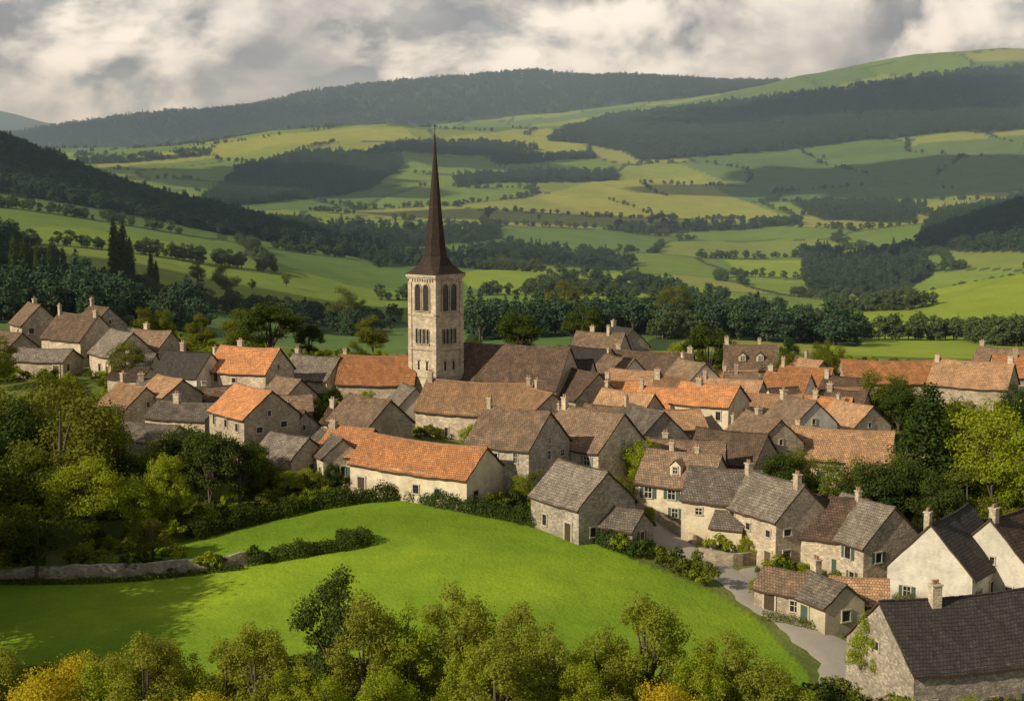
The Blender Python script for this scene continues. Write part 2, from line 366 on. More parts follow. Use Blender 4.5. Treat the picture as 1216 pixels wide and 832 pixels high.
for P,c in (([(110,192),(300,163),(480,152),(500,168),(300,178),(120,202)],LT),([(500,168),(650,152),(700,178),(560,182)],LT),
 ([(700,215),(830,207),(950,262),(720,262),(640,235)],LT),([(0,280),(60,268),(200,288),(480,348),(470,378),(300,368),(240,325),(100,290)],MD),
 ([(540,328),(640,314),(790,330),(890,358),(700,356),(560,342)],BR),([(860,308),(980,308),(990,330),(880,328)],BR),
 ([(980,395),(1216,395),(1330,395),(1330,440),(980,440)],BR)): paint(gpoly(P),c,.85)
paint(dpoly([(960,600),(1000,590),(1330,590),(1330,880),(1216,860),(1000,830)]),(.23,.29,.035),.9)
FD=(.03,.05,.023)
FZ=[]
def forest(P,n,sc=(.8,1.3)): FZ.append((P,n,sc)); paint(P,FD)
forest(gpoly([(650,168),(720,140),(850,124),(1000,108),(1216,80),(1330,76),(1330,150),(1216,155),(1100,160),(1000,170),(850,185),(760,192),(740,180),(700,172)]),9000,(1.,1.7))
forest(gpoly([(235,248),(280,205),(340,188),(400,182),(480,192),(440,225),(380,235),(300,243)]),2600,(1.,1.5))
forest(gpoly([(430,186),(500,170),(560,170),(640,178),(600,186),(520,183)]),500,(1.,1.4))
forest(gpoly([(540,215),(640,205),(730,206),(735,214),(640,217),(545,222)]),350,(1.,1.4))
forest(gpoly([(580,190),(700,184),(710,188),(600,196)]),200,(1.,1.4))
forest(dpoly([(-250,1030),(0,1020),(150,1040),(300,1080),(430,1100),(460,1180),(300,1300),(150,1400),(-250,1500)]),3000,(.9,1.3))
forest(dpoly([(-250,385),(0,385),(120,395),(235,425),(235,450),(130,470),(100,500),(50,600),(-30,820),(-250,820)]),440,(.9,1.35))
forest(dpoly([(550,440),(620,455),(700,465),(830,470),(950,445),(1020,435),(1030,470),(940,530),(820,540),(700,520),(560,500)]),190,(.8,1.25))
forest(dpoly([(330,500),(430,480),(470,520),(440,560),(340,560)]),22,(.6,1.))
forest(gpoly([(330,264),(450,270),(590,272),(600,284),(480,294),(340,280)]),300)
forest(gpoly([(430,305),(600,292),(760,312),(740,322),(600,308),(450,318)]),220)
forest(gpoly([(950,300),(1080,294),(1110,326),(1060,350),(960,348)]),330)
forest(gpoly([(940,242),(1000,238),(1100,242),(1080,265),(980,262)]),300)
forest(gpoly([(1090,290),(1120,255),(1216,232),(1330,222),(1330,290),(1216,300),(1140,300)]),1500,(1.,1.4))
forest(gpoly([(730,269),(950,263),(955,267),(730,274)]),130)
forest(gpoly([(90,192),(200,184),(250,181),(250,185),(100,196)]),90)
forest(gpoly([(640,330),(780,338),(900,362),(880,368),(760,348),(640,338)]),60,(.6,1.))
forest(dpoly([(-400,4900),(100,4500),(500,4500),(900,4700),(1500,4700),(1500,6000),(-400,6000)]),14000,(1.3,2.2))
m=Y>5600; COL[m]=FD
near=Y<345; g=(fbm(X/9,Y/9,50,4))[...,None]
COL[near]=(np.array((.12,.15,.04))*(1+.5*g)+np.array((.05,.03,.01))*np.clip(g*2,0,1))[near]
meadow=gpoly([(-200,850),(-200,700),(0,690),(250,678),(440,648),(300,668),(120,668),(230,640),(300,622),(380,603),(480,592),(540,605),(620,622),(700,642),(760,668),(850,705),(900,735),(960,800),(960,900)])
mg=fbm(X/16,Y/22,61,5)[...,None]; mm=inpoly(X,Y,meadow)
COL[mm]=(np.array((.165,.26,.022))*(1+.4*mg)+np.array((.06,.025,.0))*np.clip(mg*2.2,0,1))[mm]
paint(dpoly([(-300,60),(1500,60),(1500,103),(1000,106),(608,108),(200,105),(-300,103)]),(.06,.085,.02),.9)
me=bpy.data.meshes.new('terrain'); nr,nc=X.shape
me.vertices.add(nr*nc); me.vertices.foreach_set('co',np.stack([X,Y,Z],-1).astype(np.float32).ravel())
idx=np.arange(nr*nc).reshape(nr,nc); q=np.stack([idx[:-1,:-1],idx[:-1,1:],idx[1:,1:],idx[1:,:-1]],-1).reshape(-1,4)
me.loops.add(q.size); me.loops.foreach_set('vertex_index',q.ravel().astype(np.int32)); me.polygons.add(len(q))
me.polygons.foreach_set('loop_start',np.arange(0,q.size,4,dtype=np.int32)); me.polygons.foreach_set('loop_total',np.full(len(q),4,np.int32))
me.polygons.foreach_set('use_smooth',np.ones(len(q),bool)); me.update(calc_edges=True)
ca=me.color_attributes.new('cover','FLOAT_COLOR','POINT'); ca.data.foreach_set('color',np.concatenate([COL,np.ones(COL.shape[:2]+(1,))],-1).astype(np.float32).ravel())
terr=bpy.data.objects.new('terrain',me); SC.collection.objects.link(terr)
mt,nt=newmat('ground_cover'); at=nt.nodes.new('ShaderNodeAttribute'); at.attribute_name='cover'; ge=nt.nodes.new('ShaderNodeNewGeometry'); P=ge.outputs['Position']
a=noise_(nt,P,.03,5,.65,.5); b=noise_(nt,P,.35,4,.7); c_=noise_(nt,P,3.0,3,.75)
col=mixc(nt,1.0,at.outputs['Color'],mixc(nt,a,(.64,.69,.7),(1.36,1.30,1.15)),'MULTIPLY')
col=mixc(nt,1.0,col,mixc(nt,b,(.72,.78,.78),(1.28,1.2,1.15)),'MULTIPLY')
col=mixc(nt,1.0,col,mixc(nt,c_,(.62,.67,.64),(1.38,1.33,1.26)),'MULTIPLY')
finish(nt,col,1.,mth(nt,'ADD',mth(nt,'MULTIPLY',b,2.),c_),.45,.25,.05); me.materials.append(mt)
# ------------------------------------------------------------ tree meshes
def tube(v,f,pts,rad,n=6):
    k0=len(v)
    for i,(p,r) in enumerate(zip(pts,rad)):
        p=Vector(p); dirv=(Vector(pts[min(i+1,len(pts)-1)])-Vector(pts[max(i-1,0)])).normalized()
        a=dirv.orthogonal().normalized(); b=dirv.cross(a)
        for k in range(n):
            t=2*math.pi*k/n; v.append(tuple(p+a*math.cos(t)*r+b*math.sin(t)*r))
    for i in range(len(pts)-1):
        for k in range(n): f.append((k0+i*n+k,k0+i*n+(k+1)%n,k0+(i+1)*n+(k+1)%n,k0+(i+1)*n+k))
def leaves_mesh(name,P,Nn,size,trunk_v,trunk_f,mats,r):
    n=len(P); Nn=Nn/np.linalg.norm(Nn,axis=1,keepdims=True)
    rnd=r.normal(size=(n,3)); t=np.cross(Nn,rnd); t/=np.linalg.norm(t,axis=1,keepdims=True)+1e-9; b=np.cross(Nn,t)
    s=(size*r.uniform(.6,1.3,n))[:,None]
    V=np.stack([P-t*s*.6,P+b*s*.36-Nn*s*.1,P+t*s*.6,P-b*s*.36-Nn*s*.1],1).reshape(-1,3)
    k=len(trunk_v); allv=np.concatenate([np.array(trunk_v).reshape(-1,3),V]) if k else V
    fl=np.arange(n*4).reshape(-1,4)+k
    faces=np.concatenate([np.array(trunk_f).reshape(-1,4),fl]) if k else fl; nf=len(faces); nt_=nf-n
    me=bpy.data.meshes.new(name); me.vertices.add(len(allv)); me.vertices.foreach_set('co',allv.astype(np.float32).ravel())
    me.loops.add(nf*4); me.loops.foreach_set('vertex_index',faces.astype(np.int32).ravel()); me.polygons.add(nf)
    me.polygons.foreach_set('loop_start',np.arange(0,nf*4,4,dtype=np.int32)); me.polygons.foreach_set('loop_total',np.full(nf,4,np.int32))
    for m in mats: me.materials.append(m)
    mi=np.zeros(nf,np.int32); mi[:nt_]=1; me.polygons.foreach_set('material_index',mi)
    me.update(calc_edges=True)
    a=me.attributes.new('lv','FLOAT','FACE'); lv=np.zeros(nf,np.float32); lv[nt_:]=r.uniform(0,1,n); a.data.foreach_set('value',lv)
    return me
def tree_mesh(name,Ht,Rr,nb,nl,leaf,shape,mat,seed):
    r=np.random.default_rng(seed); cen=[];rad=[]
    for i in range(nb):
        if shape in('round','airy'):
            while True:
                p=r.uniform(-1,1,3)
                if .35<np.linalg.norm(p)<.88: break
            cz=.56 if shape=='round' else .53; hh=.40 if shape=='round' else .48
            w=1-.25*max(0,p[2])
            cen.append((p[0]*Rr*w,p[1]*Rr*w,Ht*(cz+p[2]*hh))); rad.append(Rr*(r.uniform(.22,.40) if shape=='round' else r.uniform(.14,.28)))
        elif shape=='cone':
            t=(i+.5)/nb; an=i*2.4; rr=Rr*(1-t)**.8*.75; cen.append((rr*math.cos(an),rr*math.sin(an),Ht*(.1+.88*t))); rad.append(Rr*(.16+.30*(1-t)))
        else:
            t=(i+.5)/nb; rr=Rr*math.sin(math.pi*min(1,.15+t*.85))**.6; an=i*2.4; cen.append((rr*.35*math.cos(an),rr*.35*math.sin(an),Ht*(.05+.92*t))); rad.append(max(.25,rr*.7))
    cen=np.array(cen);rad=np.array(rad); w=rad**2/np.sum(rad**2); bi=r.choice(nb,nl,p=w)
    d=r.normal(size=(nl,3)); d/=np.linalg.norm(d,axis=1,keepdims=True); d[:,2]=np.where(d[:,2]<-.3,d[:,2]*.6,d[:,2])
    rf=r.uniform(.25,1,nl)**.5*(1+.18*r.normal(size=nl)); P=cen[bi]+d*(rad[bi]*rf)[:,None]*np.array((1,1,(.85 if shape=='round' else 1.25) if shape!='spindle' else 1.6))
    P[:,2]=np.maximum(P[:,2],.25)
    Nn=d*.7+r.normal(size=(nl,3))*.45+np.array((0,0,.35))
    tv=[];tf=[]
    lean=r.normal(size=2)*.03*Ht
    pts=[(0,0,-.6),(lean[0]*.2,lean[1]*.2,Ht*.2),(lean[0]*.6,lean[1]*.6,Ht*.5),(lean[0],lean[1],Ht*.8)]
    tube(tv,tf,pts,[Ht*.026,Ht*.02,Ht*.013,Ht*.003])
    if shape in('round','airy'):
        for i in range(min(nb,18)):
            c=cen[i]; z0=Ht*r.uniform(.15,.4); mid=(c[0]*.45,c[1]*.45,(z0+c[2])/2+.2); tube(tv,tf,[(lean[0]*.3,lean[1]*.3,z0),mid,tuple(c)],[Ht*.011,Ht*.007,Ht*.002],4)
    return leaves_mesh(name,P,Nn,leaf,tv,tf,[mat,M_bark],r)
TM={}
for k,(R_,nb,nl,lf,sh,mt_) in {'oak':(4.6,34,11000,.25,'round',M_leaf),'bright':(4.4,38,11000,.24,'round',M_leafb),'dark':(4.3,32,10000,.26,'round',M_leafd),
   'airy':(3.8,70,15000,.19,'airy',M_leafa),'airyb':(3.6,70,14000,.19,'airy',M_leafb),'yellow':(4.2,42,12000,.20,'round',M_leafy),'fir':(3.0,60,9000,.26,'cone',M_leafd),'cypress':(1.5,24,5000,.3,'spindle',M_leafd)}.items():
    TM[k]=[tree_mesh(k+'_tree_mesh',12,R_,nb,nl,lf,sh,mt_,100+len(TM)*10+j) for j in range(3 if k!='cypress' else 1)]
NM={'oak':'oak_tree','bright':'lime_tree','dark':'oak_tree','airy':'ash_tree','airyb':'willow_tree','yellow':'autumn_maple_tree','fir':'fir_tree','cypress':'cypress_tree'}
tcount=[0]
def tree(px,d,Ht,kind,wide=1.,xy=None):
    x,y=(ratio(px,600)*d,d) if xy is None else xy
    tcount[0]+=1; o=bpy.data.objects.new(NM[kind],TM[kind][tcount[0]%len(TM[kind])]); SC.collection.objects.link(o)
    s=Ht/12; o.location=(x,y,hz(x,y)-.1); o.scale=(s*wide,s*wide,s); o.rotation_euler=(0,0,random.uniform(0,6.28)); return o
def mkcol(name,meshes):
    c=bpy.data.collections.new(name)
    for i,m in enumerate(meshes):
        o=bpy.data.objects.new(name+'_plant',m); c.objects.link(o)
    return c
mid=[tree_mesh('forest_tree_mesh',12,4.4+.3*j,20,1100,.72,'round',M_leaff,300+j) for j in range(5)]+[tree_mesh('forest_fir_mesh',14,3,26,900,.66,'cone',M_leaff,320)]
midg=[tree_mesh('hedgerow_tree_mesh',11,4.6,20,1100,.7,'round',M_leafh,340+j) for j in range(4)]
shr=[tree_mesh('shrub_mesh',1.8,1.2,9,900,.16,'round',m_,360+j) for j,m_ in enumerate((M_leaf,M_leafb,M_leaf,M_leafd,M_leafb))]
CF=mkcol('forest_trees',mid); CH=mkcol('hedgerow_tree_kinds',midg); CS=mkcol('shrubs',shr)
def scatter_obj(name,x,y,sc,coll,sink=.3):
    z=Hgt(x,y)-sink; me=bpy.data.meshes.new(name); me.vertices.add(len(x)); me.vertices.foreach_set('co',np.stack([x,y,z],-1).astype(np.float32).ravel())
    a=me.attributes.new('sc','FLOAT','POINT'); a.data.foreach_set('value',sc.astype(np.float32))
    o=bpy.data.objects.new(name,me); SC.collection.objects.link(o)
    ng=bpy.data.node_groups.new(name+'_scatter','GeometryNodeTree')
    ng.interface.new_socket('Geometry',in_out='INPUT',socket_type='NodeSocketGeometry'); ng.interface.new_socket('Geometry',in_out='OUTPUT',socket_type='NodeSocketGeometry')
    i_=ng.nodes.new('NodeGroupInput'); o_=ng.nodes.new('NodeGroupOutput'); ip=ng.nodes.new('GeometryNodeInstanceOnPoints'); ci=ng.nodes.new('GeometryNodeCollectionInfo')
    ci.inputs['Collection'].default_value=coll; ci.inputs['Separate Children'].default_value=True; ci.inputs['Reset Children'].default_value=True
    na=ng.nodes.new('GeometryNodeInputNamedAttribute'); na.data_type='FLOAT'; na.inputs['Name'].default_value='sc'
    rv=ng.nodes.new('FunctionNodeRandomValue'); rv.data_type='FLOAT_VECTOR'; rv.inputs[0].default_value=(0,0,0); rv.inputs[1].default_value=(.06,.06,6.28)
    ri=ng.nodes.new('FunctionNodeRandomValue'); ri.data_type='INT'
    for s in ri.inputs:
        if s.type=='INT' and s.name=='Max': s.default_value=len(coll.objects)-1
        if s.name=='Seed': s.default_value=5
    ip.inputs['Pick Instance'].default_value=True
    L_=ng.links.new; L_(i_.outputs[0],ip.inputs['Points']); L_(ci.outputs[0],ip.inputs['Instance']); L_(rv.outputs[0],ip.inputs['Rotation'])
    L_([s for s in ri.outputs if s.type=='INT'][0],ip.inputs['Instance Index']); L_([s for s in na.outputs if s.enabled][0],ip.inputs['Scale']); L_(ip.outputs[0],o_.inputs[0])
    md=o.modifiers.new('scatter','NODES'); md.node_group=ng; return o
fx=[];fy=[];fs=[]
for P,n,sc in FZ:
    lo=P.min(0);hi=P.max(0); got=0; tx=[];ty=[]
    while got<n:
        x=rng.uniform(lo[0],hi[0],n*4);y=rng.uniform(lo[1],hi[1],n*4); m=inpoly(x,y,P); tx.append(x[m]);ty.append(y[m]); got+=m.sum()
        if m.sum()==0: break
    if got:
        x=np.concatenate(tx)[:n];y=np.concatenate(ty)[:n]; fx.append(x);fy.append(y);fs.append(rng.uniform(*sc,len(x)))
scatter_obj('forest',np.concatenate(fx),np.concatenate(fy),np.concatenate(fs),CF,1.)
n=260000; y=rng.uniform(450,3400,n); x=rng.uniform(-.46,.46,n)*y
a1,a2,i1,i2=vor(x,y); e=np.abs(a2-a1)<.028; hh=np.mod((i1+i2)*37.7,1)
m=e&(hh<.7)&(fbm(x/60,y/60,77,2)>-.22)&(rng.uniform(0,1,n)<.5)
scatter_obj('hedgerow_trees',x[m],y[m],rng.uniform(.35,1.,m.sum()),CH,.6)
# ------------------------------------------------------------ church
def arch(mb,T,w,hh,depth=.12,fr=.16):
    n=8; pts=[(-w/2,0)]+[( -w/2*math.cos(math.pi*i/n), hh-w/2+w*.62*math.sin(math.pi*i/n)) for i in range(n+1)]+[(w/2,0)]
    mb.face([T@Vector((p[0],-.03,p[1])) for p in pts],1)
    out=[(-w/2-fr,0)]+[(-(w/2+fr)*math.cos(math.pi*i/n),hh-w/2+(w*.62+fr)*math.sin(math.pi*i/n)) for i in range(n+1)]+[(w/2+fr,0)]
    for i in range(len(pts)-1):
        a,b,c,d=pts[i],pts[i+1],out[i+1],out[i]; f=lambda p,y: T@Vector((p[0],y,p[1]))
        mb.face([f(a,-depth),f(b,-depth),f(c,-depth),f(d,-depth)],0); mb.face([f(d,-depth),f(c,-depth),f(c,.0),f(d,.0)],0); mb.face([f(a,-.0),f(b,-.0),f(b,-depth),f(a,-depth)],0)
    mb.box((0,-.1,-.08),(w+2*fr+.1,.22,.16),0,T)
cx,cy=ratio(518,450)*218,218.0; zb=hz(cx,cy)-.2
CHU=empty('church',(cx,cy,zb),math.radians(-42)); FOOT.append((cx,cy,3.5,3.5,0))
TOP=25.9-zb; s=2.85
tb=MB()
tb.box((0,0,TOP/2-1),(2*s,2*s,TOP+2),0)
for (zz,e,hh_) in ((TOP-.25,.38,.5),(TOP-.62,.2,.24),(TOP-6.3,.16,.28),(TOP-11.4,.2,.32),(TOP-15.6,.16,.28),(2.5,.2,.4)): tb.box((0,0,zz),(2*s+2*e,2*s+2*e,hh_),1)
for sx in(-1,1):
    for sy in(-1,1): tb.box((sx*(s-.2),sy*(s-.2),(TOP-.8)/2-1),(.72,.72,TOP+.4),1)
for k in range(4):
    B=Matrix.Rotation(k*math.pi/2,4,'Z')@Matrix.Translation((0,-s,0))
    for q in range(9): tb.box((-s+.7+q*(2*s-1.4)/8,-.1,TOP-.98),(.22,.2,.4),1,B)
tb.obj('tower',[W['church'],W['church']],CHU)
ab=MB()
for k in range(4):
    B=Matrix.Rotation(k*math.pi/2,4,'Z')@Matrix.Translation((0,-s,0))
    for u in(-.88,.88):
        arch(ab,B@Matrix.Translation((u,0,TOP-5.6)),1.2,3.9,.16,.2)
        for q in range(9): ab.box((u,-.06,TOP-5.4+q*.38),(1.15,.06,.1),2,B)
    for u in(-1.2,-.4,.4,1.2): arch(ab,B@Matrix.Translation((u,0,TOP-10.6)),.44,2.2,fr=.1)
    for u in(-.9,.9): ab.box((u,-.03,TOP-14),(.35,.05,1.3),1,B); ab.box((u,-.05,TOP-13.2),(.7,.1,.2),0,B)
ab.obj('belfry_openings',[W['church'],M_glass,M_wood],CHU)
sb=MB(); SH=47.6-zb-TOP
prof=[(0,s+.55),(.25,s+.35),(1.3,2.35),(2.6,1.85),(4.4,1.55),(9,1.06),(14,.62),(18,.27),(SH,.03)]
rings=[]
for i,(z,r_) in enumerate(prof):
    ring=[]
    for k in range(8):
        t=math.pi/8+k*math.pi/4; w=max(0,1-i/3.0)
        ox,oy=r_*math.cos(t)*1.04,r_*math.sin(t)*1.04
        qx=r_*(1 if math.cos(t)>0 else -1); qy=r_*(1 if math.sin(t)>0 else -1)
        ring.append((ox*(1-w)+qx*w,oy*(1-w)+qy*w,TOP+z))
    rings.append(ring)
for i in range(len(rings)-1):
    for k in range(8):
        a,b=k,(k+1)%8; L1=(Vector(rings[i][a])-Vector(rings[i][b])).length; L2=(Vector(rings[i+1][a])-Vector(rings[i+1][b])).length
        sb.face([rings[i][a],rings[i][b],rings[i+1][b],rings[i+1][a]],0,[(-L1/2,prof[i][0]),(L1/2,prof[i][0]),(L2/2,prof[i+1][0]),(-L2/2,prof[i+1][0])])
sb.face(rings[0],0)
sb.obj('spire',[R['spire']],CHU)
cb=MB(); cb.box((0,0,TOP+SH+.3),(.08,.08,1.2),0); cb.box((0,0,TOP+SH+.6),(.5,.07,.07),0); cb.obj('cross',[M_iron],CHU)
def wing(px,d,rot,L,D,h,pitch,roof,nm):
    x,y=ratio(px,450)*d,d; z=hz(x,y)-.2; FOOT.append((x,y,L/2,D/2,math.radians(rot)))
    E=bpy.data.objects.new(nm,None); SC.collection.objects.link(E); E.parent=CHU
    Mw=Matrix.Translation((x,y,z))@Matrix.Rotation(math.radians(rot),4,'Z'); P0=Matrix.Translation((cx,cy,zb))@Matrix.Rotation(math.radians(-42),4,'Z')
    E.matrix_basis=P0.inverted()@Mw
    a,b=L/2,D/2; rise=b*math.tan(math.radians(pitch)); mb=MB()
    mb.face([(-a,-b,-3),(a,-b,-3),(a,-b,h),(-a,-b,h)]); mb.face([(a,b,-3),(-a,b,-3),(-a,b,h),(a,b,h)])
    mb.face([(a,-b,-3),(a,b,-3),(a,b,h),(a,0,h+rise-.03),(a,-b,h)]); mb.face([(-a,b,-3),(-a,-b,-3),(-a,-b,h),(-a,0,h+rise-.03),(-a,b,h)])
    for i in range(int(L/4)+1): mb.box((-a+.4+i*(L-.8)/int(L/4),-b-.3,h/2-.8),(.7,.6,h),0)
    mb.obj('walls',[W['stone']],E); rb=MB(); roof_slab(rb,L,D,h,rise,seed=5,sag=.12); rb.obj('roof',[R[roof],M_wood],E)
    wb=MB()
    for i in range(int(L/4)): arch(wb,Matrix.Translation((-a+.4+(i+.5)*(L-.8)/int(L/4),-b,h*.35)),1.0,h*.5)
    arch(wb,Matrix.Translation((a,0,0))@Matrix.Rotation(math.pi/2,4,'Z')@Matrix.Translation((0,0,h*.5)),1.3,h*.55)
    wb.obj('arched_windows',[M_sur,M_glass],E)
wing(602,220,-24,21,11,6.0,46,'umber','nave')
# ------------------------------------------------------------ houses
H_=[ # px,d,rot,L,D,h,wall,roof,pitch,chim,lean
(507,166,-33,17.5,7.6,3.7,'cream','orange',38,0,0),(420,176,-33,6.5,7.2,3.5,'stone','orange',38,1,0),(615,168,-38,9,9,6.2,'grey','brown',40,1,0),
(692,151,-52,8.5,7.6,4.0,'grey','grey',42,0,0),(704,173,-50,10,9,6.0,'stone','brown',42,1,0),(745,147,-40,4.0,4,2.4,'grey','grey',38,0,0),
(812,161,-35,9,7,4.8,'cream','brown',42,2,0),(862,153,-30,8,6.5,5.2,'cream','grey',42,1,1),(921,148,-56,9.5,7,5.6,'stone','grey',43,2,0),
(985,146,-28,8.5,7.5,4.2,'stone','umber',43,1,0),(1032,143,-60,8,7.5,4.8,'stone','grey',43,1,0),
(945,131,-30,6,4.2,2.4,'stone','brown',35,0,0),(985,128,-58,5.5,4.4,2.7,'cream','grey',38,1,0),(1022,130,-20,5.5,4.6,2.4,'stone','tan',36,0,0),
(303,183,-48,9.5,8,6.6,'stone','orange',38,1,0),(345,176,-35,7,5.5,3.2,'stone','grey',38,1,1),(395,176,-62,9,5,3.4,'stone','grey',40,0,0),(440,190,-50,9,7.6,4.0,'stone','brown',40,0,0),
(300,216,-28,10.5,8,5.0,'stone','orange',40,1,0),(228,216,-20,8.5,7,4.4,'white','slate',42,1,0),(225,190,-20,9,7,4.6,'stone','grey',25,1,0),(180,184,-35,10,6,3.6,'grey','grey',30,0,1),
(160,200,-40,8,7,3.6,'stone','tan',40,1,0),(205,201,-50,7,6,5.0,'stone','tan',36,0,0),(48,262,-58,8,7,5.4,'stone','brown',45,1,0),(100,250,-35,11,8,4.4,'stone','brown',45,2,0),
(150,236,-58,9,8,3.8,'stone','grey',42,1,0),(185,242,-30,9,7,3.6,'stone','brown',42,1,0),(125,268,-50,8,7,4.6,'grey','brown',42,1,0),(60,238,-15,10,6,2.8,'stone','grey',30,0,0),(15,246,-40,9,7,3.2,'grey','brown',40,0,0),
(570,202,-22,16,9.5,4.2,'stone','tan',39,2,0),(640,196,-58,8,7,5.4,'stone','tan',40,1,0),(452,220,-10,12,8.5,4.6,'stone','orange',42,1,0),(378,222,-30,9,7,3.6,'stone','grey',42,1,0),(487,206,-60,6,5.5,3.6,'white','grey',42,0,0),(345,208,-50,6,6,3.0,'stone','brown',40,0,0),
(712,278,-30,10,8,5.4,'stone','brown',43,2,0),(738,284,-58,8,7.5,5.8,'grey','slate',43,1,0),(775,252,-15,14,9,4.6,'stone','brown',42,2,0),(735,240,-62,9,8,5.6,'white','brown',42,1,0),(700,255,-35,10,8,5.,'grey','slate',42,1,0),
(842,203,-38,9,7.5,7.2,'cream','orange',34,1,0),(792,214,-30,9,8,4.2,'stone','orange',40,1,0),(868,222,-28,10,8,4.4,'stone','tan',40,1,0),(888,258,-10,9.5,8,5.0,'stone','brown',44,2,0),
(912,207,-25,9.5,8,4.4,'stone','tan',40,1,0),(948,197,-62,8,7,5.8,'white','brown',42,1,0),(978,210,-30,8,7,4.4,'white','orange',38,1,0),(1000,185,-25,13,8,3.8,'stone','tan',40,1,0),(1012,204,-58,8,7,4.2,'stone','tan',40,1,0),
(765,186,-60,9.5,8,5.2,'grey','grey',42,1,0),(808,176,-15,11,7.5,3.4,'stone','brown',42,1,0),(868,182,-28,10,7.5,3.8,'stone','umber',42,1,0),(745,203,-40,9,8,4.6,'stone','tan',42,1,0),(905,186,-65,9,7,5.4,'stone','brown',42,1,0),
(1060,246,-4,19,8.5,3.8,'stone','orange',38,0,0),(1152,238,-25,13,8.5,4.4,'stone','tan',42,2,0),(1215,250,-10,12,8,3.8,'stone','orange',40,1,0),(1185,262,-45,9,7,3.8,'white','brown',40,1,0),
(1055,174,-35,9,7,3.6,'stone','tan',40,1,0),(690,214,-62,10,8,5.8,'stone','umber',42,1,0),(668,232,-20,10,8,5.4,'stone','slate',42,1,0),(730,222,-25,8,7,4.4,'cream','orange',40,1,0),(820,238,-64,8,7,5.6,'white','brown',42,1,0),(650,182,-35,7,6.5,4,'stone','brown',42,1,0),(955,240,-35,9,7,4,'stone','orange',42,1,0)]
def house_kind(w): return {'stone':'stone_house','grey':'stone_house','cream':'cream_house','white':'white_house','church':'stone_house'}[w]
for i,(px,d,rot,L,D,h,w,rf,pt,ch,ln) in enumerate(H_): house(house_kind(w),px,d,rot,L,D,h,w,rf,pt,ch,1.,bool(ln),None,{6:1,45:2,58:1}.get(i,0))
house('cream_cottage',1130,139,55,11,8.4,3.8,'white','slate',47,1)
house('cream_cottage',1205,141,40,10,8.5,3.8,'white','umber',45,2,dormer=1)
house('stone_barn',1148,112,22,15,10,4.5,'grey','slate',40,1,.5)
def clash(x,y,r):
    for (a,b,l,w,t) in FOOT:
        dx,dy=x-a,y-b; u=dx*math.cos(t)+dy*math.sin(t); v=-dx*math.sin(t)+dy*math.cos(t)
        if abs(u)<l+r and abs(v)<w+r: return True
    return False
rr=random.Random(4); fill=0
for k in range(3000):
    d=rr.uniform(185,252); px=rr.uniform(640,1010)
    x,y=ratio(px,480)*d,d
    L=rr.uniform(5,9); D=rr.uniform(4.5,7)
    if clash(x,y,(L+D)/4+.3): continue
    w=rr.choice(['stone','stone','grey','cream','white'])
    house(house_kind(w),px,d,rr.choice([-30,-35,-65,-10,-62,20]),L,D,rr.uniform(2.8,5.6),w,rr.choice(['brown','orange','tan','tan','umber','orange']),rr.uniform(34,46),1,1.,False,(x,y)); fill+=1
    if fill>=22: break
for k in range(1500):
    d=rr.uniform(190,235); px=rr.uniform(130,480); x,y=ratio(px,480)*d,d
    L=rr.uniform(5,8); D=rr.uniform(4.5,6)
    if clash(x,y,(L+D)/4+.6): continue
    w=rr.choice(['stone','grey']); house(house_kind(w),px,d,rr.choice([-30,-60,-15,15]),L,D,rr.uniform(2.2,3.8),w,rr.choice(['brown','grey','tan','umber']),rr.uniform(28,42),1,1.,False,(x,y)); fill+=1
    if fill>=31: break
# ------------------------------------------------------------ road, walls, hedges
def resample(P,step):
    P=[Vector(p[:2]) for p in P]; out=[]
    Q=[P[0]*2-P[1]]+P+[P[-1]*2-P[-2]]
    for i in range(1,len(Q)-2):
        n=max(2,int((Q[i+1]-Q[i]).length/step))
        for k in range(n):
            t=k/n; out.append(.5*((2*Q[i])+(Q[i+1]-Q[i-1])*t+(2*Q[i-1]-5*Q[i]+4*Q[i+1]-Q[i+2])*t*t+(3*Q[i]-Q[i-1]-3*Q[i+1]+Q[i+2])*t**3))
    out.append(P[-1]); return out
def strip(name,pts,w,mat,lift):
    R_=resample(pts,1.0); v=[];f=[];nw=6
    for i,p in enumerate(R_):
        t=(R_[min(i+1,len(R_)-1)]-R_[max(i-1,0)]).normalized(); n=Vector((-t.y,t.x)); ww=w*(1+.12*math.sin(i*.7)+.08*math.sin(i*1.9))
        for k in range(nw+1):
            q=p+n*ww*(k/nw-.5); v.append((q.x,q.y,hz(q.x,q.y)+lift-(.12 if k in(0,nw) else 0)))
    for i in range(len(R_)-1):
        for k in range(nw): a=i*(nw+1)+k; f.append((a,a+1,a+nw+2,a+nw+1))
    me=bpy.data.meshes.new(name); me.from_pydata(v,[],f); me.materials.append(mat); me.polygons.foreach_set('use_smooth',[True]*len(f)); o=bpy.data.objects.new(name,me); SC.collection.objects.link(o); return R_
mr,nt=newmat('lane_surface'); ge=nt.nodes.new('ShaderNodeNewGeometry'); n1=noise_(nt,ge.outputs['Position'],.8,6,.7); n2=noise_(nt,ge.outputs['Position'],9,3)
finish(nt,mixc(nt,n2,mixc(nt,n1,(.22,.19,.15),(.46,.41,.33)),(.34,.30,.24)),.95,n2,.4,.03,.1)
road=strip('lane',[G(735,590),G(765,620),G(788,640),G(830,665),G(872,690),G(915,722),G(965,757),G(1000,790),G(1010,830)],4.4,mr,.16)
strip('side_lane',[G(872,690),G(910,676),G(960,672),G(1040,690)],2.6,mr,.12)
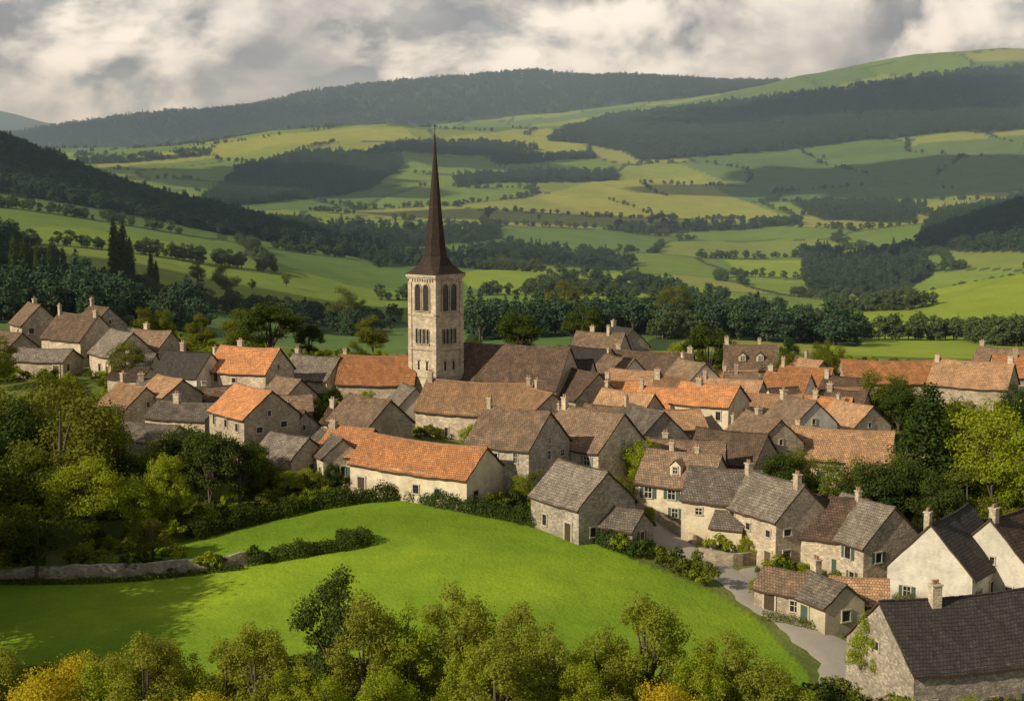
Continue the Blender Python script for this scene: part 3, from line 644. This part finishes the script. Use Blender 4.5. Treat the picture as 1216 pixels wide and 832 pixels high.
def drywall(name,pts,h,w=.5,wall='grey'):
    R_=resample(pts,1.2); mb=MB(); r=random.Random(3); E=[]
    for i,p in enumerate(R_):
        t=(R_[min(i+1,len(R_)-1)]-R_[max(i-1,0)]).normalized(); n=Vector((-t.y,t.x)); z=hz(p.x,p.y); hh=h*(1+r.uniform(-.12,.12))
        E.append([(p.x+n.x*w/2,p.y+n.y*w/2,z-.5),(p.x+n.x*w*.4,p.y+n.y*w*.4,z+hh),(p.x-n.x*w*.4,p.y-n.y*w*.4,z+hh),(p.x-n.x*w/2,p.y-n.y*w/2,z-.5)])
    for a,b in zip(E[:-1],E[1:]):
        for k in range(3): mb.face([a[k],b[k],b[k+1],a[k+1]])
    mb.face(E[0]);mb.face(E[-1][::-1]); mb.obj(name,[W[wall]])
def hedge(name,pts,h,w,mat,dens=150,leaf=.16,seed=1):
    R_=resample(pts,.8); r=np.random.default_rng(seed); P=[];Nn=[]
    for i in range(len(R_)-1):
        p,q=R_[i],R_[i+1]; l=(q-p).length; n=int(l*dens); t=(q-p).normalized(); nn=Vector((-t.y,t.x)); z=hz(p.x,p.y); bul=1+.18*math.sin(i*.9+seed)+.12*math.sin(i*2.3)
        u=r.uniform(0,1,n); a=r.uniform(-.2,math.pi+.2,n); rf=r.uniform(.6,1.05,n)
        off=np.cos(a)*w/2*rf*bul; zz=np.maximum(0.05,np.abs(np.sin(a))**.6*h*rf*bul)*r.uniform(.5,1,n)**.4
        P.append(np.stack([p.x+(q.x-p.x)*u+nn.x*off,p.y+(q.y-p.y)*u+nn.y*off,z+zz],-1)); Nn.append(np.stack([nn.x*np.cos(a),nn.y*np.cos(a),np.sin(a)],-1)+r.normal(size=(n,3))*.5)
    me=leaves_mesh(name,np.concatenate(P),np.concatenate(Nn),leaf,[],[],[mat,M_bark],r); o=bpy.data.objects.new(name,me); SC.collection.objects.link(o)
hedge('hedge',[G(225,642),G(300,622),G(380,604),G(430,597),G(484,592)],2.0,2.0,M_leafd,480,.2)
hedge('hedge',[G(487,593),G(540,605),G(620,621),G(700,641),G(758,664)],1.9,1.8,M_leafd,480,.2,seed=2)
drywall('dry_stone_wall',[G(-60,690),G(0,687),G(150,684),G(250,676),G(300,668)],1.2)
hedge('hedge',[G(290,671),G(350,662),G(400,654),G(438,646)],1.6,1.8,M_leafd,450,.19,seed=3)
hedge('hedge',[G(438,646),G(425,640),G(400,640)],1.3,1.4,M_leafd,400,.18,seed=8)
hedge('hedge',[G(0,694),G(150,690),G(290,676)],.6,.8,M_leafd,160,seed=5)
drywall('garden_wall',[G(830,664),G(870,672),G(912,668)],1.3,.5,'stone')
drywall('garden_wall',[G(765,600),G(785,622),G(825,648)],1.1,.5,'stone')
drywall('garden_wall',[G(400,585),G(470,592),G(560,610)],.9,.4,'stone')
hedge('hedge',[G(905,735),G(940,742),G(980,752)],.9,1.,M_leaf,150,seed=6)
road_np=np.array([(p.x,p.y) for p in road])
n=5600; d=rng.uniform(128,300,n); px=rng.uniform(-60,1260,n); x=(px-608)/F*d/.985; y=d
ok=~inpoly(x,y,meadow)
dr=np.min(np.hypot(x[:,None]-road_np[None,:,0],y[:,None]-road_np[None,:,1]),axis=1); ok&=dr>3.2
ok&=np.array([not clash(a,b,.5) for a,b in zip(x,y)]); ok&=fbm(x/12,y/12,88,2)>-.15
scatter_obj('garden_shrubs',x[ok],y[ok],rng.uniform(.4,1.5,ok.sum()),CS,.15)
n=900; d=rng.uniform(84,108,n); px=rng.uniform(-80,1300,n); x=(px-608)/F*d/.967
scatter_obj('undergrowth',x,d,rng.uniform(.8,2.0,n),CS,.2)
# ------------------------------------------------------------ trees
TR=[(70,158,17,'oak',1.15),(20,165,15,'dark',1.),(100,147,11.5,'bright',1.),(25,150,12,'oak',1.1),(160,150,8,'bright',1.1),(200,152,9.5,'airyb',1.),(250,160,11,'dark',1.),(285,162,10,'dark',.9),(15,170,15,'oak',1.1),(-40,150,14,'dark',1.2),(-90,140,14,'oak',1.2),
(120,176,11,'oak',1.),(60,190,12,'oak',1.1),(100,160,10,'bright',.9),(200,168,9,'oak',1.),(140,162,8,'dark',1.2),(40,138,7,'dark',1.2),(0,140,8,'oak',1.3),(180,142,5,'oak',1.3),(235,165,11,'dark',1.),(300,168,6,'oak',1.),
(1178,168,15.5,'bright',1.),(1215,165,13,'bright',1.),(1100,172,15.5,'fir',1.5),(1130,176,14,'oak',.8),(1040,157,10,'dark',1.1),(1005,160,9.5,'oak',1.),(1080,158,10,'dark',1.1),(1110,155,9,'dark',1.),(1070,162,9,'oak',1.1),(1150,158,9,'oak',1.2),(930,170,8,'dark',1.),(950,172,7.5,'oak',1.),
(1025,222,10,'oak',1.),(1065,215,10,'dark',.9),(1200,215,9,'dark',1.),(838,262,13.5,'dark',1.),(930,250,9,'oak',.9),(985,250,10,'oak',.9),(900,240,6,'oak',1.),(615,300,12.5,'dark',1.1),(690,310,13,'dark',1.),(325,262,12.5,'dark',1.35),(290,270,10,'oak',1.),(155,222,9,'oak',.9),(245,270,8,'oak',1.),(200,275,8,'oak',1.),(440,212,4.5,'bright',1.),
(640,160,5,'oak',1.1),(655,158,4,'dark',1.),(740,160,5.5,'oak',.9),(620,162,4,'bright',.9),(450,170,3,'oak',.8),(770,152,3.5,'airyb',1.),(890,146,3,'bright',1.2),(730,190,4,'dark',1.),(600,215,4,'oak',1.),(240,205,5,'oak',1.),(380,200,5,'oak',1.),
(340,168,3.5,'bright',1.3),(362,170,3,'bright',1.4),(385,172,2.6,'airyb',1.5),(325,170,4,'oak',1.2),(775,205,5,'oak',1.),(885,200,4.5,'oak',1.),(830,190,4,'bright',1.),
(445,300,10,'oak',1.),(1060,225,9,'oak',1.),(1140,200,9,'oak',1.1),(700,270,7,'oak',1.),(0,225,10,'oak',1.1),(-30,250,11,'dark',1.),
(45,93,8.6,'yellow',1.1),(165,95,10,'airy',1.1),(228,90,8,'yellow',1.2),(300,95,9.8,'airy',1.),(345,93,8,'airyb',.9),(398,102,11.3,'dark',.8),(432,96,11,'airy',.9),(480,97,10.5,'airyb',.9),(545,99,11,'airy',1.05),(590,92,9.2,'airy',1.2),(650,95,9.,'airy',1.),(690,93,8,'airyb',.9),
(770,98,10.8,'airy',1.1),(800,91,8.6,'yellow',.9),(865,97,10.,'airy',1.),(915,95,8.8,'airy',1.1),(960,94,7.5,'airy',1.1),(1085,96,7,'airyb',1.),(1160,97,7,'airy',1.1),(1210,98,6,'airy',1.),(1042,112,7.5,'airyb',1.),(-10,96,9,'airy',1.),(105,90,7,'airy',1.),(515,90,6.5,'airy',1.2),(735,90,7,'airy',1.),(1015,92,5.5,'airyb',1.),
(130,96,8.5,'bright',1.),(265,97,8,'airy',1.),(380,92,7.5,'airyb',1.),(455,91,8,'airyb',1.),(560,94,8.5,'airyb',1.),(620,98,10,'airy',1.),(715,97,9,'airy',1.),(835,95,9,'airyb',1.),(890,91,7,'airy',1.),(1120,93,6,'airyb',1.1),(80,97,8,'yellow',1.),(200,98,8,'airy',1.),
(1075,126,4.5,'oak',1.),(1210,125,5.5,'dark',1.),(900,133,2.5,'bright',1.)]
for t in TR: tree(*t)
rt_=random.Random(12); got=0
for k in range(4000):
    d=rt_.uniform(165,285); px=rt_.uniform(120,1010); x,y=ratio(px,480)*d,d
    if clash(x,y,1.6) or inpoly(np.array([x]),np.array([y]),meadow)[0]: continue
    tree(0,0,rt_.uniform(4.5,9),rt_.choice(['oak','dark','bright','oak','dark']),rt_.uniform(.7,1.),(x,y)); FOOT.append((x,y,1.5,1.5,0)); got+=1
    if got>=34: break
for x,y,hgt in ((-59,112,22),(-56,119,23),(-60,128,23),(-54,105,21),(-51,98,18),(-70,120,24),(-48,91,15),(-62,138,20)): tree(0,0,hgt,'dark',1.0,(x,y))
for px,d,hgt in((145,520,29),(155,523,28),(163,517,23),(187,540,18),(193,545,15),(28,470,22),(40,480,21),(55,470,19),(70,480,19),(85,490,17)): tree(px,d,hgt,'cypress',.75)
for px,py,hgt in ((270,356,17),(235,338,12),(340,340,8),(405,392,17),(340,378,10),(365,382,10),(430,385,11),(300,345,6),(640,262,9),(600,318,12),(670,385,18),(800,395,18),(250,368,9)):
    x,y,z=G(px,py); tree(0,0,hgt,'oak',1.,(x,y))
# ------------------------------------------------------------ haze in the valley air
def hazebox(name,c,sz,dens,col):
    hb=MB(); hb.box(c,sz,0); o=hb.obj(name,[]); mh,nt=newmat(name+'_air'); vs=nt.nodes.new('ShaderNodeVolumeScatter')
    vs.inputs['Color'].default_value=(*col,1); vs.inputs['Density'].default_value=dens; vs.inputs['Anisotropy'].default_value=.1
    oo=nt.nodes.new('ShaderNodeOutputMaterial'); Lk(nt,vs.outputs[0],oo.inputs['Volume']); o.data.materials.append(mh)
hazebox('haze',(0,6200,180),(15000,11800,900),.00011,(.60,.79,1))
# ------------------------------------------------------------ light and sky
EL=math.radians(30); ts=Vector((-.84,-.53,0)).normalized()*math.cos(EL); ts.z=math.sin(EL)
sl=bpy.data.lights.new('sun','SUN'); sl.energy=5.0; sl.angle=math.radians(.6); sl.color=(1,.90,.71)
so=bpy.data.objects.new('sun',sl); SC.collection.objects.link(so); so.rotation_euler=ts.to_track_quat('Z','Y').to_euler(); so.location=(-200,-100,300)
mc,nt=newmat('shadow_cloud_white'); finish(nt,(.8,.8,.8),1.)
def shadow_cloud(px,d,rx,ry_,alt=900,seed=0):  # opaque mesh above the frame, added to cast shade on a chosen hillside
    gx=ratio(px,300)*d; gz=hz(gx,d); k=(alt-gz)/ts.z; ox=gx+ts.x*k; oy=d+ts.y*k
    V=[];Fc=[]; nu,nv=40,20
    th=np.linspace(0,2*np.pi,nu,endpoint=False); ph=np.linspace(0,np.pi,nv)
    T_,P_=np.meshgrid(th,ph); x=np.cos(T_)*np.sin(P_);y=np.sin(T_)*np.sin(P_);z=np.cos(P_)
    f=1+.9*fbm(x*2.2+seed*3.1+10,y*2.2+z*1.3+seed+10,seed+90,4)
    V=np.stack([x*f*rx,y*f*ry_,np.where(z>0,z*110*f,z*25)],-1).reshape(-1,3)
    for i in range(nv-1):
        for j in range(nu): Fc.append((i*nu+j,i*nu+(j+1)%nu,(i+1)*nu+(j+1)%nu,(i+1)*nu+j))
    me=bpy.data.meshes.new('shadow_cloud'); me.from_pydata(V.tolist(),[],Fc); me.materials.append(mc); me.polygons.foreach_set('use_smooth',[True]*len(Fc))
    o=bpy.data.objects.new('shadow_cloud',me); SC.collection.objects.link(o); o.location=(ox,oy,alt)
for i,(px,d,rx,ry_,alt) in enumerate(((1080,2650,400,250,1000),(1000,3650,560,200,1300),(300,2350,260,150,1000),(60,1200,220,140,900),(600,1950,180,90,950),
   (550,2750,160,90,1000),(40,560,80,80,700),(1170,1500,160,120,900),(200,5100,600,260,1900),(1350,5000,1000,400,1900))): shadow_cloud(px,d,rx,ry_,alt,i)
wd=bpy.data.worlds.new('World'); SC.world=wd; wd.use_nodes=True; nt=wd.node_tree; nt.nodes.clear()
sky=nt.nodes.new('ShaderNodeTexSky'); sky.sky_type='NISHITA'; sky.sun_disc=False; sky.sun_elevation=EL; sky.sun_rotation=math.atan2(ts.x,ts.y)
bg=nt.nodes.new('ShaderNodeBackground'); Lk(nt,sky.outputs[0],bg.inputs[0]); bg.inputs[1].default_value=.09
tc=nt.nodes.new('ShaderNodeTexCoord'); sp=nt.nodes.new('ShaderNodeSeparateXYZ'); Lk(nt,tc.outputs['Generated'],sp.inputs[0])
cb_=nt.nodes.new('ShaderNodeVectorMath'); cb_.operation='MULTIPLY'; Lk(nt,tc.outputs['Generated'],cb_.inputs[0]); cb_.inputs[1].default_value=(1,1,1.7)
def off(v,o_):
    n=nt.nodes.new('ShaderNodeVectorMath'); n.operation='ADD'; Lk(nt,v,n.inputs[0]); n.inputs[1].default_value=o_; return n.outputs[0]
v0=off(cb_.outputs[0],(3.1,1.7,.4)); v1=off(cb_.outputs[0],(3.1-.016,1.7,.4+.026))
na=noise_(nt,v0,7.5,8,.56,.2); nb_=noise_(nt,v1,7.5,8,.56,.2)
lit=maprange(nt,mth(nt,'SUBTRACT',na,nb_),-.065,.085,0,1)
c=mixc(nt,lit,(.27,.27,.285),(1.25,1.17,1.05))
c=mixc(nt,maprange(nt,na,.46,.62,0,.55),c,(1.05,.99,.90))
big=noise_(nt,v0,3.6,4,.6); c=mixc(nt,maprange(nt,big,.47,.60,0,.75),c,(.31,.305,.32))
hor=maprange(nt,sp.outputs[2],.035,.085,.6,0.); c=mixc(nt,hor,c,(.82,.77,.70))
c=mixc(nt,maprange(nt,sp.outputs[2],.16,.5,0,.85),c,(.22,.24,.28))
cbg=nt.nodes.new('ShaderNodeBackground'); Lk(nt,c,cbg.inputs[0]); cbg.inputs[1].default_value=1.0
cov=maprange(nt,na,.34,.44,0.3,1)
ms=nt.nodes.new('ShaderNodeMixShader'); Lk(nt,cov,ms.inputs[0]); Lk(nt,bg.outputs[0],ms.inputs[1]); Lk(nt,cbg.outputs[0],ms.inputs[2])
wo=nt.nodes.new('ShaderNodeOutputWorld'); Lk(nt,ms.outputs[0],wo.inputs[0])
# ------------------------------------------------------------ camera
cd=bpy.data.cameras.new('camera'); cd.lens=50; cd.sensor_width=36; cd.clip_end=30000; cd.clip_start=1
co=bpy.data.objects.new('camera',cd); SC.collection.objects.link(co); co.location=(0,0,CAMZ); co.rotation_euler=(math.pi/2-TH,0,0); SC.camera=co
SC.view_settings.view_transform='Standard'; SC.view_settings.look='None'; SC.view_settings.exposure=0
